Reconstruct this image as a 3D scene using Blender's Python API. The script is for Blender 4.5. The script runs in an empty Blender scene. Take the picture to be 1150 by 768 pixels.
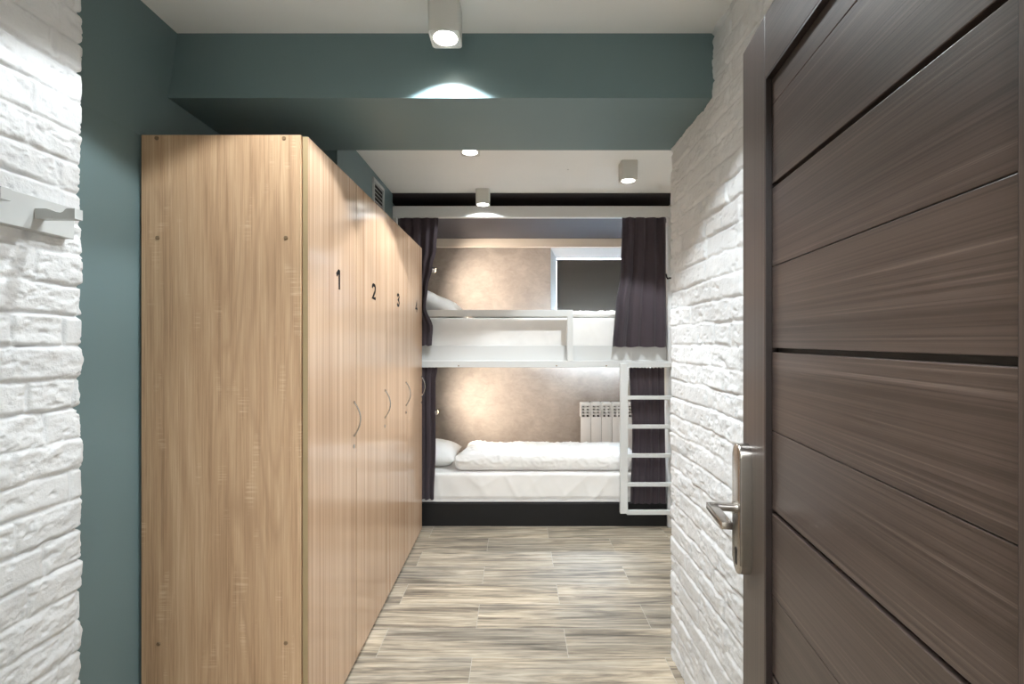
import bpy, bmesh, math, random
import numpy as np
from mathutils import Vector, Matrix, noise

random.seed(7)
C = bpy.context.scene.collection
S = bpy.context.scene
PI = math.pi

# ------------------------------------------------------------------ helpers
def newbm():
    return bmesh.new()

def add_box(bm, x0, x1, y0, y1, z0, z1, bev=0.0, seg=2):
    t = bmesh.new()
    bmesh.ops.create_cube(t, size=1.0)
    for v in t.verts:
        v.co = Vector(((x0 + x1) / 2 + v.co.x * (x1 - x0), (y0 + y1) / 2 + v.co.y * (y1 - y0), (z0 + z1) / 2 + v.co.z * (z1 - z0)))
    if bev > 0:
        bmesh.ops.bevel(t, geom=t.edges[:], offset=bev, segments=seg, affect='EDGES', profile=0.5)
    merge(bm, t)

def merge(bm, t):
    m = bpy.data.meshes.new('tmp')
    t.to_mesh(m); t.free()
    bm.from_mesh(m)
    bpy.data.meshes.remove(m)

def add_cyl(bm, p0, p1, r0, r1=None, n=20, caps=True):
    p0 = Vector(p0); p1 = Vector(p1); r1 = r0 if r1 is None else r1
    d = (p1 - p0); L = d.length
    q = d.to_track_quat('Z', 'Y').to_matrix().to_4x4()
    t = bmesh.new()
    bmesh.ops.create_cone(t, cap_ends=caps, segments=n, radius1=r0, radius2=r1, depth=L)
    bmesh.ops.transform(t, matrix=Matrix.Translation((p0 + p1) / 2) @ q, verts=t.verts[:])
    merge(bm, t)

def add_tube(bm, pts, r, n=10):
    pts = [Vector(p) for p in pts]
    rings = []
    up = None
    for i, p in enumerate(pts):
        a = pts[max(i - 1, 0)]; b = pts[min(i + 1, len(pts) - 1)]
        d = (b - a).normalized()
        if up is None:
            up = d.orthogonal().normalized()
        s = d.cross(up).normalized(); up = s.cross(d).normalized()
        rings.append([bm.verts.new(p + r * (math.cos(2 * PI * k / n) * up + math.sin(2 * PI * k / n) * s)) for k in range(n)])
    for i in range(len(rings) - 1):
        for k in range(n):
            bm.faces.new((rings[i][k], rings[i][(k + 1) % n], rings[i + 1][(k + 1) % n], rings[i + 1][k]))
    bm.faces.new(rings[0][::-1]); bm.faces.new(rings[-1])

def add_prism(bm, outline, axis, a0, a1):
    """outline: 2D points; axis: extrusion axis 'x','y','z'."""
    def P(u, v, a):
        return {'x': (a, u, v), 'y': (u, a, v), 'z': (u, v, a)}[axis]
    A = [bm.verts.new(P(u, v, a0)) for u, v in outline]
    B = [bm.verts.new(P(u, v, a1)) for u, v in outline]
    n = len(outline)
    for i in range(n):
        bm.faces.new((A[i], A[(i + 1) % n], B[(i + 1) % n], B[i]))
    bm.faces.new(A[::-1]); bm.faces.new(B)

def obj(name, bm, mat, parent=None, origin=None, smooth=False, angle=35):
    """bm is in the parent's frame shifted by the parent's location (world coordinates for unrotated parents)."""
    bmesh.ops.recalc_face_normals(bm, faces=bm.faces[:])
    off = Vector((0, 0, 0))
    if origin is not None:
        off = Vector(origin)
    elif parent is not None:
        off = WORG.get(parent.name, Vector((0, 0, 0)))
    bmesh.ops.translate(bm, vec=-off, verts=bm.verts[:])
    m = bpy.data.meshes.new(name)
    bm.to_mesh(m); bm.free()
    m.materials.append(mat)
    if smooth:
        for p in m.polygons:
            p.use_smooth = True
        if angle < 180:
            try:
                m.set_sharp_from_angle(angle=math.radians(angle))
            except Exception:
                pass
    o = bpy.data.objects.new(name, m)
    C.objects.link(o)
    if parent is not None:
        o.parent = parent
        WORG[o.name] = off.copy()
    elif origin is not None:
        o.location = off
        WORG[o.name] = off.copy()
    else:
        WORG[o.name] = Vector((0, 0, 0))
    return o

WORG = {}

def tag(o, label=None, cat=None, group=None, kind=None):
    if label: o['label'] = label
    if cat: o['category'] = cat
    if group: o['group'] = group
    if kind: o['kind'] = kind
    return o

def thing(name, loc, label, cat, group=None, rotz=0.0, local=False):
    o = bpy.data.objects.new(name, None)
    o.empty_display_size = 0.05
    C.objects.link(o)
    o.location = loc
    o.rotation_euler = (0, 0, rotz)
    WORG[o.name] = Vector((0, 0, 0)) if local else Vector(loc)
    return tag(o, label, cat, group)

def mesh_arrays(name, verts, faces, mat, smooth=True, parent=None, origin=(0, 0, 0)):
    m = bpy.data.meshes.new(name)
    off = WORG.get(parent.name, Vector((0, 0, 0))) if parent is not None else Vector(origin)
    V = np.asarray(verts, dtype=float) - np.array(off)
    m.from_pydata(V.tolist(), [], faces)
    m.materials.append(mat)
    if smooth:
        m.polygons.foreach_set('use_smooth', [True] * len(m.polygons))
    m.update()
    o = bpy.data.objects.new(name, m)
    C.objects.link(o)
    if parent is not None:
        o.parent = parent
    else:
        o.location = off
    WORG[o.name] = Vector(off)
    return o

# ------------------------------------------------------------------ materials
def lin(r, g, b):
    f = lambda c: (c / 255 / 12.92) if c / 255 <= 0.04045 else ((c / 255 + 0.055) / 1.055) ** 2.4
    return (f(r), f(g), f(b), 1)

class NT:
    def __init__(self, name):
        self.m = bpy.data.materials.new(name)
        self.m.use_nodes = True
        self.t = self.m.node_tree
        self.p = self.t.nodes['Principled BSDF']
        self.out = self.t.nodes['Material Output']
    def n(self, typ, **kw):
        nd = self.t.nodes.new(typ)
        for k, v in kw.items():
            if k.startswith('i_'):
                key = k[2:]
                key = int(key) if key.isdigit() else key.replace('_', ' ')
                nd.inputs[key].default_value = v
            else:
                setattr(nd, k, v)
        return nd
    def l(self, a, b):
        self.t.links.new(a, b)
    def coords(self, scale=(1, 1, 1), rot=(0, 0, 0), kind='Object'):
        tc = self.n('ShaderNodeTexCoord')
        mp = self.n('ShaderNodeMapping')
        mp.inputs['Scale'].default_value = scale
        mp.inputs['Rotation'].default_value = rot
        self.l(tc.outputs[kind], mp.inputs['Vector'])
        return mp.outputs['Vector']
    def noise(self, vec, scale, detail=4, rough=0.55, dist=0.0):
        nd = self.n('ShaderNodeTexNoise')
        nd.inputs['Scale'].default_value = scale
        nd.inputs['Detail'].default_value = detail
        nd.inputs['Roughness'].default_value = rough
        nd.inputs['Distortion'].default_value = dist
        self.l(vec, nd.inputs['Vector'])
        return nd.outputs['Fac']
    def ramp(self, fac, stops):
        nd = self.n('ShaderNodeValToRGB')
        e = nd.color_ramp.elements
        e[0].position, e[0].color = stops[0]
        e[1].position, e[1].color = stops[-1]
        for pos, col in stops[1:-1]:
            x = e.new(pos); x.color = col
        self.l(fac, nd.inputs['Fac'])
        return nd.outputs['Color']
    def mix(self, a, b, fac, blend='MIX'):
        nd = self.n('ShaderNodeMix', data_type='RGBA', blend_type=blend)
        for sock, val in ((nd.inputs[0], fac), (nd.inputs[6], a), (nd.inputs[7], b)):
            if hasattr(val, 'node'):
                self.l(val, sock)
            else:
                sock.default_value = val
        return nd.outputs[2]
    def bump(self, h, strength, dist=0.002):
        nd = self.n('ShaderNodeBump')
        nd.inputs['Strength'].default_value = strength
        nd.inputs['Distance'].default_value = dist
        self.l(h, nd.inputs['Height'])
        self.l(nd.outputs['Normal'], self.p.inputs['Normal'])
    def col(self, c):
        if hasattr(c, 'node'):
            self.l(c, self.p.inputs['Base Color'])
        else:
            self.p.inputs['Base Color'].default_value = c
    def set(self, rough=0.5, metal=0.0, spec=0.5):
        self.p.inputs['Roughness'].default_value = rough
        self.p.inputs['Metallic'].default_value = metal
        self.p.inputs['Specular IOR Level'].default_value = spec
        return self.m

def paint(name, c, rough=0.55, var=0.06, bump=0.12, scale=60, spec=0.4):
    t = NT(name)
    v = t.coords()
    f = t.noise(v, 2.2, 3)
    dk = tuple(x * (1 - var) for x in c[:3]) + (1,)
    t.col(t.ramp(f, [(0.3, dk), (0.7, c)]))
    t.bump(t.noise(v, scale, 3), bump, 0.001)
    return t.set(rough, 0, spec)

def metal(name, c, rough=0.25):
    t = NT(name)
    v = t.coords((1, 1, 40))
    f = t.noise(v, 30, 2)
    t.col(t.ramp(f, [(0.3, tuple(x * 0.85 for x in c[:3]) + (1,)), (0.7, c)]))
    return t.set(rough, 1.0)

def emit(name, c, strength):
    t = NT(name)
    t.p.inputs['Base Color'].default_value = c
    t.p.inputs['Emission Color'].default_value = c
    t.p.inputs['Emission Strength'].default_value = strength
    return t.m

def wood(name, axis, cols, fine=170, long=1.1, rough=0.4, figure=1.0, pores=0.35, spec=0.4, BW=0.2, lo=0.37, hi=0.62, flecks=0.0, MW=0.28, rings=0.0):
    """axis: grain direction 0/1/2 in object coordinates."""
    t = NT(name)
    def sc(a, b):
        s = [a, a, a]; s[axis] = b
        return tuple(s)
    vb = t.coords(sc(1, 0.05))
    broad = t.noise(vb, 9, 3, 0.6, 0.2)
    vf = t.coords(sc(fine, long * 2.5))
    fin = t.noise(vf, 1.0, 4, 0.65)
    vm = t.coords(sc(fine * 0.16, long * 0.5))
    mid = t.noise(vm, 1.0, 3, 0.6, 0.4)
    # flame figure
    vw = t.coords(sc(1, 0.06))
    w = t.n('ShaderNodeTexWave', wave_type='BANDS', bands_direction='DIAGONAL')
    w.inputs['Scale'].default_value = 9
    w.inputs['Distortion'].default_value = 5
    w.inputs['Detail'].default_value = 3
    w.inputs['Detail Scale'].default_value = 1.3
    t.l(vw, w.inputs['Vector'])
    a = t.n('ShaderNodeMath', operation='MULTIPLY'); a.inputs[1].default_value = BW
    t.l(broad, a.inputs[0])
    b = t.n('ShaderNodeMath', operation='MULTIPLY_ADD'); b.inputs[1].default_value = 0.90 - BW - MW
    t.l(fin, b.inputs[0]); t.l(a.outputs[0], b.inputs[2])
    c = t.n('ShaderNodeMath', operation='MULTIPLY_ADD'); c.inputs[1].default_value = MW
    t.l(mid, c.inputs[0]); t.l(b.outputs[0], c.inputs[2])
    d = t.n('ShaderNodeMath', operation='MULTIPLY_ADD'); d.inputs[1].default_value = 0.10 * figure
    t.l(w.outputs['Fac'], d.inputs[0]); t.l(c.outputs[0], d.inputs[2])
    n = len(cols)
    colr = None
    colr = t.ramp(d.outputs[0], [(lo + (hi - lo) * i / (n - 1), q) for i, q in enumerate(cols)])
    if rings:
        rn = t.noise(t.coords(sc(5.5, 0.62)), 1.0, 2, 0.4, 0.25)
        rm = t.n('ShaderNodeMath', operation='MULTIPLY'); rm.inputs[1].default_value = 26.0
        t.l(rn, rm.inputs[0])
        rp = t.n('ShaderNodeMath', operation='PINGPONG'); rp.inputs[1].default_value = 1.0
        t.l(rm.outputs[0], rp.inputs[0])
        pm = t.noise(t.coords(sc(4, 0.7)), 1.0, 2, 0.5)
        rk = t.n('ShaderNodeMath', operation='MULTIPLY')
        t.l(t.ramp(rp.outputs[0], [(0.0, (1, 1, 1, 1)), (0.55, (0, 0, 0, 1))]), rk.inputs[0])
        t.l(t.ramp(pm, [(0.42, (0, 0, 0, 1)), (0.60, (1, 1, 1, 1))]), rk.inputs[1])
        rf = t.n('ShaderNodeMath', operation='MULTIPLY'); rf.inputs[1].default_value = rings
        t.l(rk.outputs[0], rf.inputs[0])
        colr = t.mix(colr, cols[0], rf.outputs[0])
    if flecks:
        line = t.noise(t.coords(sc(9, 210)), 1.0, 2, 0.5)
        patch = t.noise(t.coords(sc(17, 5.5)), 1.0, 2, 0.5)
        mk = t.n('ShaderNodeMath', operation='MULTIPLY')
        t.l(t.ramp(line, [(0.50, (0, 0, 0, 1)), (0.62, (1, 1, 1, 1))]), mk.inputs[0])
        t.l(t.ramp(patch, [(0.60, (0, 0, 0, 1)), (0.72, (1, 1, 1, 1))]), mk.inputs[1])
        mf = t.n('ShaderNodeMath', operation='MULTIPLY'); mf.inputs[1].default_value = flecks
        t.l(mk.outputs[0], mf.inputs[0])
        colr = t.mix(colr, lin(228, 202, 170), mf.outputs[0])
    t.col(colr)
    t.bump(fin, pores, 0.0006)
    return t.set(rough, 0, spec)

M = {}
M['teal'] = paint('teal_paint', lin(107, 127, 130), 0.45, 0.05, 0.06, 90, 0.4)
M['white_ceiling'] = paint('ceiling_paint', lin(234, 234, 231), 0.8, 0.03, 0.05)
M['white_wall'] = paint('white_wall_paint', lin(225, 223, 218), 0.7, 0.03, 0.08)
M['white_frame'] = paint('white_lacquer', lin(208, 209, 208), 0.35, 0.02, 0.02, 60, 0.5)
M['grey_white'] = paint('rail_paint', lin(188, 190, 189), 0.4, 0.02, 0.02)
M['black_board'] = paint('black_board', lin(13, 13, 15), 0.5, 0.1, 0.05)
M['canopy'] = paint('charcoal_board', lin(70, 68, 74), 0.5, 0.06, 0.05)
M['ceiling_shade'] = paint('ceiling_shade_paint', lin(60, 57, 60), 0.7, 0.04, 0.05)  # shade above the bunk's top rail, put into a dark colour
M['cream'] = paint('cream_rail', lin(226, 214, 200), 0.5, 0.02, 0.03)
M['black_print'] = paint('black_print', lin(20, 16, 14), 0.8, 0.02, 0.0, 60, 0.1)
M['dark_edge'] = paint('door_dark_edge', lin(38, 30, 28), 0.4, 0.05, 0.02)
M['gap'] = paint('dark_gap', lin(16, 13, 12), 0.5, 0.05, 0.0)
M['steel'] = metal('brushed_steel', lin(178, 172, 166), 0.24)
M['chrome'] = metal('chrome', lin(190, 188, 184), 0.15)
M['brown_cap'] = paint('brown_screw_cap', lin(128, 104, 78), 0.4, 0.05, 0.02)
M['edge_band'] = paint('edge_band', lin(158, 138, 104), 0.4, 0.05, 0.02)
M['lamp_white'] = paint('lamp_housing_paint', lin(205, 205, 200), 0.4, 0.02, 0.02)
M['radiator'] = paint('radiator_enamel', lin(232, 231, 230), 0.3, 0.01, 0.0, 60, 0.5)
M['blind'] = paint('blind_fabric', lin(72, 67, 60), 0.9, 0.05, 0.2, 900)
M['bulb'] = emit('lamp_bulb', (1.0, 0.97, 0.92, 1), 30)
M['warm_bulb'] = emit('reading_bulb', (1.0, 0.72, 0.42, 1), 22)

OAK = [lin(164, 131, 101), lin(186, 153, 120), lin(197, 165, 132), lin(208, 179, 147)]
OAKD = [lin(172, 139, 112), lin(194, 162, 133), lin(205, 174, 146), lin(214, 185, 158)]
M['oak'] = wood('oak_laminate', 2, OAK, 300, 2.0, 0.42, 0.6, 0.3, 0.4, 0.24, flecks=0.45, MW=0.2, rings=0.45)
M['oak_door'] = wood('oak_door_laminate', 2, OAKD, 230, 0.25, 0.17, 0.15, 0.03, 0.5, 0.12, lo=0.385, hi=0.61)
WEN = [lin(52, 42, 38), lin(65, 54, 49), lin(74, 62, 57), lin(98, 85, 79)]
M['wenge_h'] = wood('dark_wood_horizontal', 0, WEN, 330, 0.4, 0.32, 0.2, 0.25, 0.5, 0.10, lo=0.375, hi=0.615, MW=0.13)
M['wenge_v'] = wood('dark_wood_vertical', 2, WEN, 330, 0.4, 0.34, 0.2, 0.25, 0.5, 0.10, lo=0.38, hi=0.60, MW=0.16)

def brick_paint():
    t = NT('white_brick_paint')
    v = t.coords()
    f = t.noise(v, 6, 4)
    t.col(t.ramp(f, [(0.3, lin(208, 209, 210)), (0.7, lin(220, 221, 222))]))
    a = t.noise(v, 130, 5, 0.6)
    b = t.noise(v, 30, 4, 0.6)
    s = t.n('ShaderNodeMath', operation='MULTIPLY_ADD'); s.inputs[1].default_value = 0.35
    t.l(a, s.inputs[0]); t.l(b, s.inputs[2])
    t.bump(s.outputs[0], 0.7, 0.006)
    return t.set(0.55, 0, 0.4)
M['brick'] = brick_paint()

def concrete():
    t = NT('concrete_plaster')
    v = t.coords()
    f = t.noise(v, 3.0, 6, 0.6, 1.2)
    g = t.noise(t.coords((1, 1, 1.6)), 14, 5, 0.65, 0.8)
    c = t.ramp(f, [(0.3, lin(160, 150, 141)), (0.5, lin(174, 164, 155)), (0.72, lin(192, 182, 172))])
    c2 = t.mix(c, t.ramp(g, [(0.35, lin(156, 146, 138)), (0.7, lin(196, 186, 177))]), 0.35)
    t.col(c2)
    t.bump(g, 0.15, 0.003)
    return t.set(0.6, 0, 0.35)
M['concrete'] = concrete()

def floor_mat():
    t = NT('wood_look_tile')
    tc = t.n('ShaderNodeTexCoord')
    mp = t.n('ShaderNodeMapping'); mp.inputs['Location'].default_value = (FX, FY, 0)
    t.l(tc.outputs['Object'], mp.inputs['Vector'])
    def brick(mort):
        b = t.n('ShaderNodeTexBrick')
        b.offset = 0.5; b.offset_frequency = 2; b.squash = 1.0
        b.inputs['Scale'].default_value = 1.0
        b.inputs['Brick Width'].default_value = 0.840
        b.inputs['Row Height'].default_value = 0.2125
        b.inputs['Mortar Size'].default_value = mort
        b.inputs['Mortar Smooth'].default_value = 0.1
        b.inputs['Bias'].default_value = 0.0
        b.inputs['Color1'].default_value = (0, 0, 0, 1)
        b.inputs['Color2'].default_value = (1, 1, 1, 1)
        b.inputs['Mortar'].default_value = (0.5, 0.5, 0.5, 1)
        t.l(mp.outputs['Vector'], b.inputs['Vector'])
        return b
    bk = brick(0.0012)
    # per tile shift of the grain
    sh = t.n('ShaderNodeVectorMath', operation='SCALE'); sh.inputs['Scale'].default_value = 37.0
    t.l(bk.outputs['Color'], sh.inputs[0])
    ad = t.n('ShaderNodeVectorMath', operation='ADD')
    t.l(tc.outputs['Object'], ad.inputs[0]); t.l(sh.outputs['Vector'], ad.inputs[1])
    def grain(sx, sy, scale, det, dist):
        m2 = t.n('ShaderNodeMapping'); m2.inputs['Scale'].default_value = (sx, sy, 1)
        t.l(ad.outputs['Vector'], m2.inputs['Vector'])
        return t.noise(m2.outputs['Vector'], scale, det, 0.62, dist)
    g1 = grain(1.3, 19, 1.0, 6, 1.4)
    g2 = grain(5, 120, 1.0, 5, 0.6)
    g3 = grain(1.2, 4.5, 1.0, 3, 0.8)
    c1 = t.ramp(g1, [(0.28, lin(112, 105, 96)), (0.40, lin(150, 141, 129)), (0.49, lin(188, 178, 162)), (0.66, lin(218, 209, 194))])
    c2 = t.ramp(g2, [(0.34, lin(96, 92, 88)), (0.60, lin(255, 252, 246))])
    c = t.mix(c1, c2, 0.58, 'MULTIPLY')
    c3 = t.ramp(g3, [(0.36, lin(138, 138, 140)), (0.58, lin(252, 244, 234))])
    c = t.mix(c, c3, 0.48, 'MULTIPLY')
    tone = t.ramp(bk.outputs['Color'], [(0.0, lin(205, 207, 210)), (1.0, lin(255, 250, 242))])
    c = t.mix(c, tone, 0.5, 'MULTIPLY')
    gr = t.mix(c, lin(172, 167, 157), bk.outputs['Fac'])
    t.col(gr)
    h = t.n('ShaderNodeMath', operation='MULTIPLY_ADD'); h.inputs[1].default_value = -1.5
    t.l(bk.outputs['Fac'], h.inputs[0]); t.l(g2, h.inputs[2])
    t.bump(h.outputs[0], 0.25, 0.0012)
    return t.set(0.46, 0, 0.4)
FX, FY = 0.0, 0.0
# joints: rows at y = 2.745 - k*0.2125, and x joints at -0.192 + 0.84*k on the row 2.5325..2.745
FY = 0.2125 * 13 - 2.745
FX = 0.192 + 0.84 * 3
M['floor'] = floor_mat()

def fabric(name, c, rough=0.9, scale=900, bump=0.2, sheen=0.0):
    t = NT(name)
    v = t.coords()
    f = t.noise(v, 5, 3)
    t.col(t.ramp(f, [(0.3, tuple(x * 0.92 for x in c[:3]) + (1,)), (0.7, c)]))
    t.bump(t.noise(v, scale, 2), bump, 0.0008)
    t.p.inputs['Sheen Weight'].default_value = sheen
    return t.set(rough, 0, 0.2)
M['linen'] = fabric('white_linen', lin(236, 234, 231), 0.85, 700, 0.1)
M['curtain'] = fabric('plum_grey_velvet', lin(92, 82, 88), 0.85, 500, 0.25, 0.25)

# ------------------------------------------------------------------ numpy noise
def vnoise(x, y, seed=0):
    def h(ix, iy):
        n = (ix.astype(np.int64) * 374761393 + iy.astype(np.int64) * 668265263 + seed * 974711) & 0x7fffffff
        n = ((n ^ (n >> 13)) * 1274126177) & 0x7fffffff
        n = (n ^ (n >> 16)) & 0xffff
        return n / 65535.0
    ix = np.floor(x); iy = np.floor(y)
    fx = x - ix; fy = y - iy
    fx = fx * fx * (3 - 2 * fx); fy = fy * fy * (3 - 2 * fy)
    a = h(ix, iy); b = h(ix + 1, iy); c = h(ix, iy + 1); d = h(ix + 1, iy + 1)
    return (a * (1 - fx) + b * fx) * (1 - fy) + (c * (1 - fx) + d * fx) * fy - 0.5

def fbm(x, y, seed=0, o=3):
    r = 0; a = 1.0
    for k in range(o):
        r = r + a * vnoise(x * 2 ** k, y * 2 ** k, seed + k * 17)
        a *= 0.5
    return r

def sstep(e0, e1, x):
    t = np.clip((x - e0) / (e1 - e0), 0, 1)
    return t * t * (3 - 2 * t)

def brick_shell(name, path, normals, slen, zmax, dz, seed, joint=0.011, vj=0.8):
    """path: (n,2) plan points, slen: arclength along it, relief pushed along normals."""
    rng = np.random.default_rng(seed)
    zs = np.linspace(0, zmax, int(zmax / dz) + 1)
    Sg, Zg = np.meshgrid(slen, zs, indexing='ij')
    ch = 0.0765
    zw = Zg + 0.007 * vnoise(Sg * 4.0, Zg * 0 + 3.3, seed + 5) + 0.006 * fbm(Sg * 18, Zg * 18, seed + 9, 2) + 0.012
    row = np.floor(zw / ch).astype(int)
    fz = zw - row * ch
    dh = np.minimum(fz, ch - fz)
    dv = np.full_like(Sg, 9.0)
    bid = np.zeros_like(row)
    sw = Sg + 0.008 * fbm(Sg * 22, Zg * 22, seed + 21, 2)
    for r in range(row.min(), row.max() + 1):
        b = [-0.5 + rng.uniform(0, 0.2)]
        while b[-1] < slen[-1] + 0.6:
            b.append(b[-1] + rng.choice([rng.uniform(0.20, 0.26), rng.uniform(0.20, 0.26), rng.uniform(0.11, 0.15)]))
        b = np.array(b)
        msk = row == r
        s = sw[msk]
        i = np.searchsorted(b, s)
        dv[msk] = np.minimum(s - b[i - 1], b[i] - s)
        bid[msk] = i + r * 131
    rnd = lambda k: ((np.abs(np.sin(bid * 12.9898 + k * 78.233) * 43758.5453)) % 1.0)
    filled = 0.35 + 0.65 * sstep(-0.25, 0.25, fbm(Sg * 5, Zg * 9, seed + 31, 2))     # joints half filled with old paint
    ew = 0.006 + 0.005 * rnd(3)
    ph = sstep(0.001, 1, dh / ew); pv = sstep(0.001, 1, dv / ew)
    prof = 1 - np.maximum((1 - ph) * filled, (1 - pv) * vj * filled)
    rough_amt = 0.35 + 0.9 * (rnd(7) > 0.45)
    H = -joint * (1 - prof) + (rnd(1) - 0.5) * 0.007 + (fz / ch - 0.5) * (rnd(2) - 0.5) * 0.006
    H += prof * rough_amt * (0.0050 * fbm(Sg * 28, Zg * 45, seed + 41, 4))
    H += 0.0022 * fbm(Sg * 7, Zg * 9, seed + 51, 3)
    pits = sstep(0.28, 0.42, fbm(Sg * 40, Zg * 70, seed + 61, 3))
    H -= 0.0035 * pits * prof
    X = path[:, 0][:, None] + normals[:, 0][:, None] * H
    Y = path[:, 1][:, None] + normals[:, 1][:, None] * H
    V = np.stack([X, Y, Zg], -1).reshape(-1, 3)
    ns, nz = Sg.shape
    idx = np.arange(ns * nz).reshape(ns, nz)
    F = np.stack([idx[:-1, :-1], idx[1:, :-1], idx[1:, 1:], idx[:-1, 1:]], -1).reshape(-1, 4)
    return mesh_arrays(name, V, F.tolist(), M['brick'])

def corner_path(x, y0, y1, xret, nsign, ds, rad=0.014):
    """face along y at x from y0 to y1, rounded corner, return face along x to xret at y1."""
    pts, nrm = [], []
    for y in np.arange(y0, y1 - rad, ds):
        pts.append((x, y)); nrm.append((nsign, 0))
    cx, cy = x - nsign * rad, y1 - rad
    for a in np.linspace(0, PI / 2, 7):
        pts.append((cx + nsign * rad * math.cos(a), cy + rad * math.sin(a)))
        nrm.append((nsign * math.cos(a), math.sin(a)))
    for u in np.arange(ds, abs(xret - cx), ds):
        pts.append((cx - nsign * u, y1)); nrm.append((0, 1))
    pts.append((xret, y1)); nrm.append((0, 1))
    P = np.array(pts); N = np.array(nrm)
    s = np.concatenate([[0], np.cumsum(np.linalg.norm(np.diff(P, axis=0), axis=1))])
    return P, N, s

# ------------------------------------------------------------------ room shell
HC = 1.38
CEIL = 2.45
def struct(name, bm, mat, **kw):
    return tag(obj(name, bm, mat, origin=(0, 0, 0), **kw), kind='structure')

b = newbm(); add_box(b, -1.40, 1.45, -1.6, 4.9, -0.10, 0.0); struct('floor', b, M['floor'])
b = newbm(); add_box(b, -1.40, 1.45, -1.6, 4.9, CEIL, CEIL + 0.1); struct('ceiling', b, M['white_ceiling'])

# left wall: teal plaster, slightly out of plumb; thicker beside the bunk
b = newbm()
add_prism(b, [(-1.40, 0), (-1.236, 0), (-1.236, 2.056), (-1.40, 2.056)], 'y', 1.05, 3.515)
wl = struct('wall_left', b, M['teal'])
b = newbm()
add_prism(b, [(-1.40, 2.056), (-1.236, 2.056), (-1.180, CEIL), (-1.40, CEIL)], 'y', 1.05, 3.515)
struct('wall_left_upper', b, M['teal'])
b = newbm(); add_box(b, -1.40, -0.955, 3.515, 4.75, 0, CEIL); struct('wall_left_alcove', b, M['teal'])
b = newbm(); add_box(b, -1.24, -0.90, 2.43, 3.52, 2.062, CEIL)
tag(obj('trim_1', b, M['teal'], origin=(0, 0, 0)), 'teal boxed duct above the lockers carrying the white vent grille', 'wall', kind='structure')
b = newbm(); add_box(b, -1.24, 0.70, 1.683, 2.144, 2.225, CEIL)
tag(obj('trim_2', b, M['teal'], origin=(0, 0, 0)), 'teal ceiling beam crossing the room in front of the bunk bed', 'beam', kind='structure')

b = newbm(); add_box(b, -0.955, 1.205, 3.50, 4.55, CEIL - 0.004, CEIL)  # thin dark strip paints the shade on the ceiling over the bunk
tag(obj('ceiling_shade_strip', b, M['ceiling_shade'], origin=(0, 0, 0)), 'dark strip painting the shade on the ceiling over the bunk bed', 'ceiling', kind='structure')

# white brick cladding
P, N, s = corner_path(-1.10, 0.25, 1.23, -1.25, 1, 0.0036)
tag(brick_shell('wall_left_brick', P, N, s, CEIL, 0.0034, 3), kind='structure')
P, N, s = corner_path(0.682, 0.25, 2.144, 1.30, -1, 0.005)
tag(brick_shell('wall_right_brick', P, N, s, CEIL, 0.0042, 11), kind='structure')

b = newbm(); add_box(b, 1.205, 1.45, 2.10, 4.75, 0, CEIL); struct('wall_right', b, M['white_wall'])
# back wall with the window opening
WX0, WX1, WZ0, WZ1 = 0.325, 1.13, 1.28, 2.253
b = newbm()
add_box(b, -1.40, WX0, 4.55, 4.75, 0, CEIL); add_box(b, WX1, 1.45, 4.55, 4.75, 0, CEIL)
add_box(b, WX0, WX1, 4.55, 4.75, 0, WZ0); add_box(b, WX0, WX1, 4.55, 4.75, WZ1, CEIL)
struct('wall_back', b, M['concrete'])
# wall with the doorway, and the corridor behind the camera
b = newbm()
add_box(b, -1.40, -0.45, 0.10, 0.25, 0, CEIL); add_box(b, 0.43, 1.45, 0.10, 0.25, 0, CEIL)
add_box(b, -0.45, 0.43, 0.10, 0.25, 2.05, CEIL)
struct('wall_front', b, M['white_wall'])
b = newbm(); add_box(b, -1.40, -1.20, -1.6, 0.10, 0, CEIL); struct('wall_corridor_left', b, M['white_wall'])
b = newbm(); add_box(b, 1.20, 1.45, -1.6, 0.10, 0, CEIL); struct('wall_corridor_right', b, M['white_wall'])
b = newbm(); add_box(b, -1.20, 1.20, -1.6, -1.45, 0, CEIL); struct('wall_corridor_back', b, M['white_wall'])

# ------------------------------------------------------------------ window and blind
win = thing('window_1', (0.72, 4.66, WZ0), 'white framed window behind the dark blind above the upper bunk', 'window')
win['kind'] = 'structure'
IX0, IX1, IZ0, IZ1 = 0.384, 1.085, 1.30, 2.165
# splayed white reveal from the wall face down to the sash
b = newbm()
A = [b.verts.new(p) for p in ((WX0, 4.549, WZ0), (WX1, 4.549, WZ0), (WX1, 4.549, WZ1), (WX0, 4.549, WZ1))]
B = [b.verts.new(p) for p in ((IX0, 4.612, IZ0), (IX1, 4.612, IZ0), (IX1, 4.612, IZ1), (IX0, 4.612, IZ1))]
D = [b.verts.new(p) for p in ((IX0, 4.66, IZ0), (IX1, 4.66, IZ0), (IX1, 4.66, IZ1), (IX0, 4.66, IZ1))]
E = [b.verts.new(p) for p in ((WX0, 4.66, WZ0), (WX1, 4.66, WZ0), (WX1, 4.66, WZ1), (WX0, 4.66, WZ1))]
for U, V_ in ((A, B), (B, D), (D, E), (E, A)):
    for k in range(4):
        b.faces.new((U[k], U[(k + 1) % 4], V_[(k + 1) % 4], V_[k]))
obj('reveal', b, M['white_frame'], win)
b = newbm()
x0, x1, z0, z1 = IX0, IX1, IZ0, IZ1
f = 0.012
for bx in ((WX0, x0 + f, WZ0, WZ1), (x1 - f, WX1, WZ0, WZ1), (x0 + f, x1 - f, WZ0, z0 + f), (x0 + f, x1 - f, z1 - f, WZ1)):
    add_box(b, bx[0], bx[1], 4.661, 4.71, bx[2], bx[3])
obj('window_frame', b, M['white_frame'], win)
t = NT('window_glass')
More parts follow.
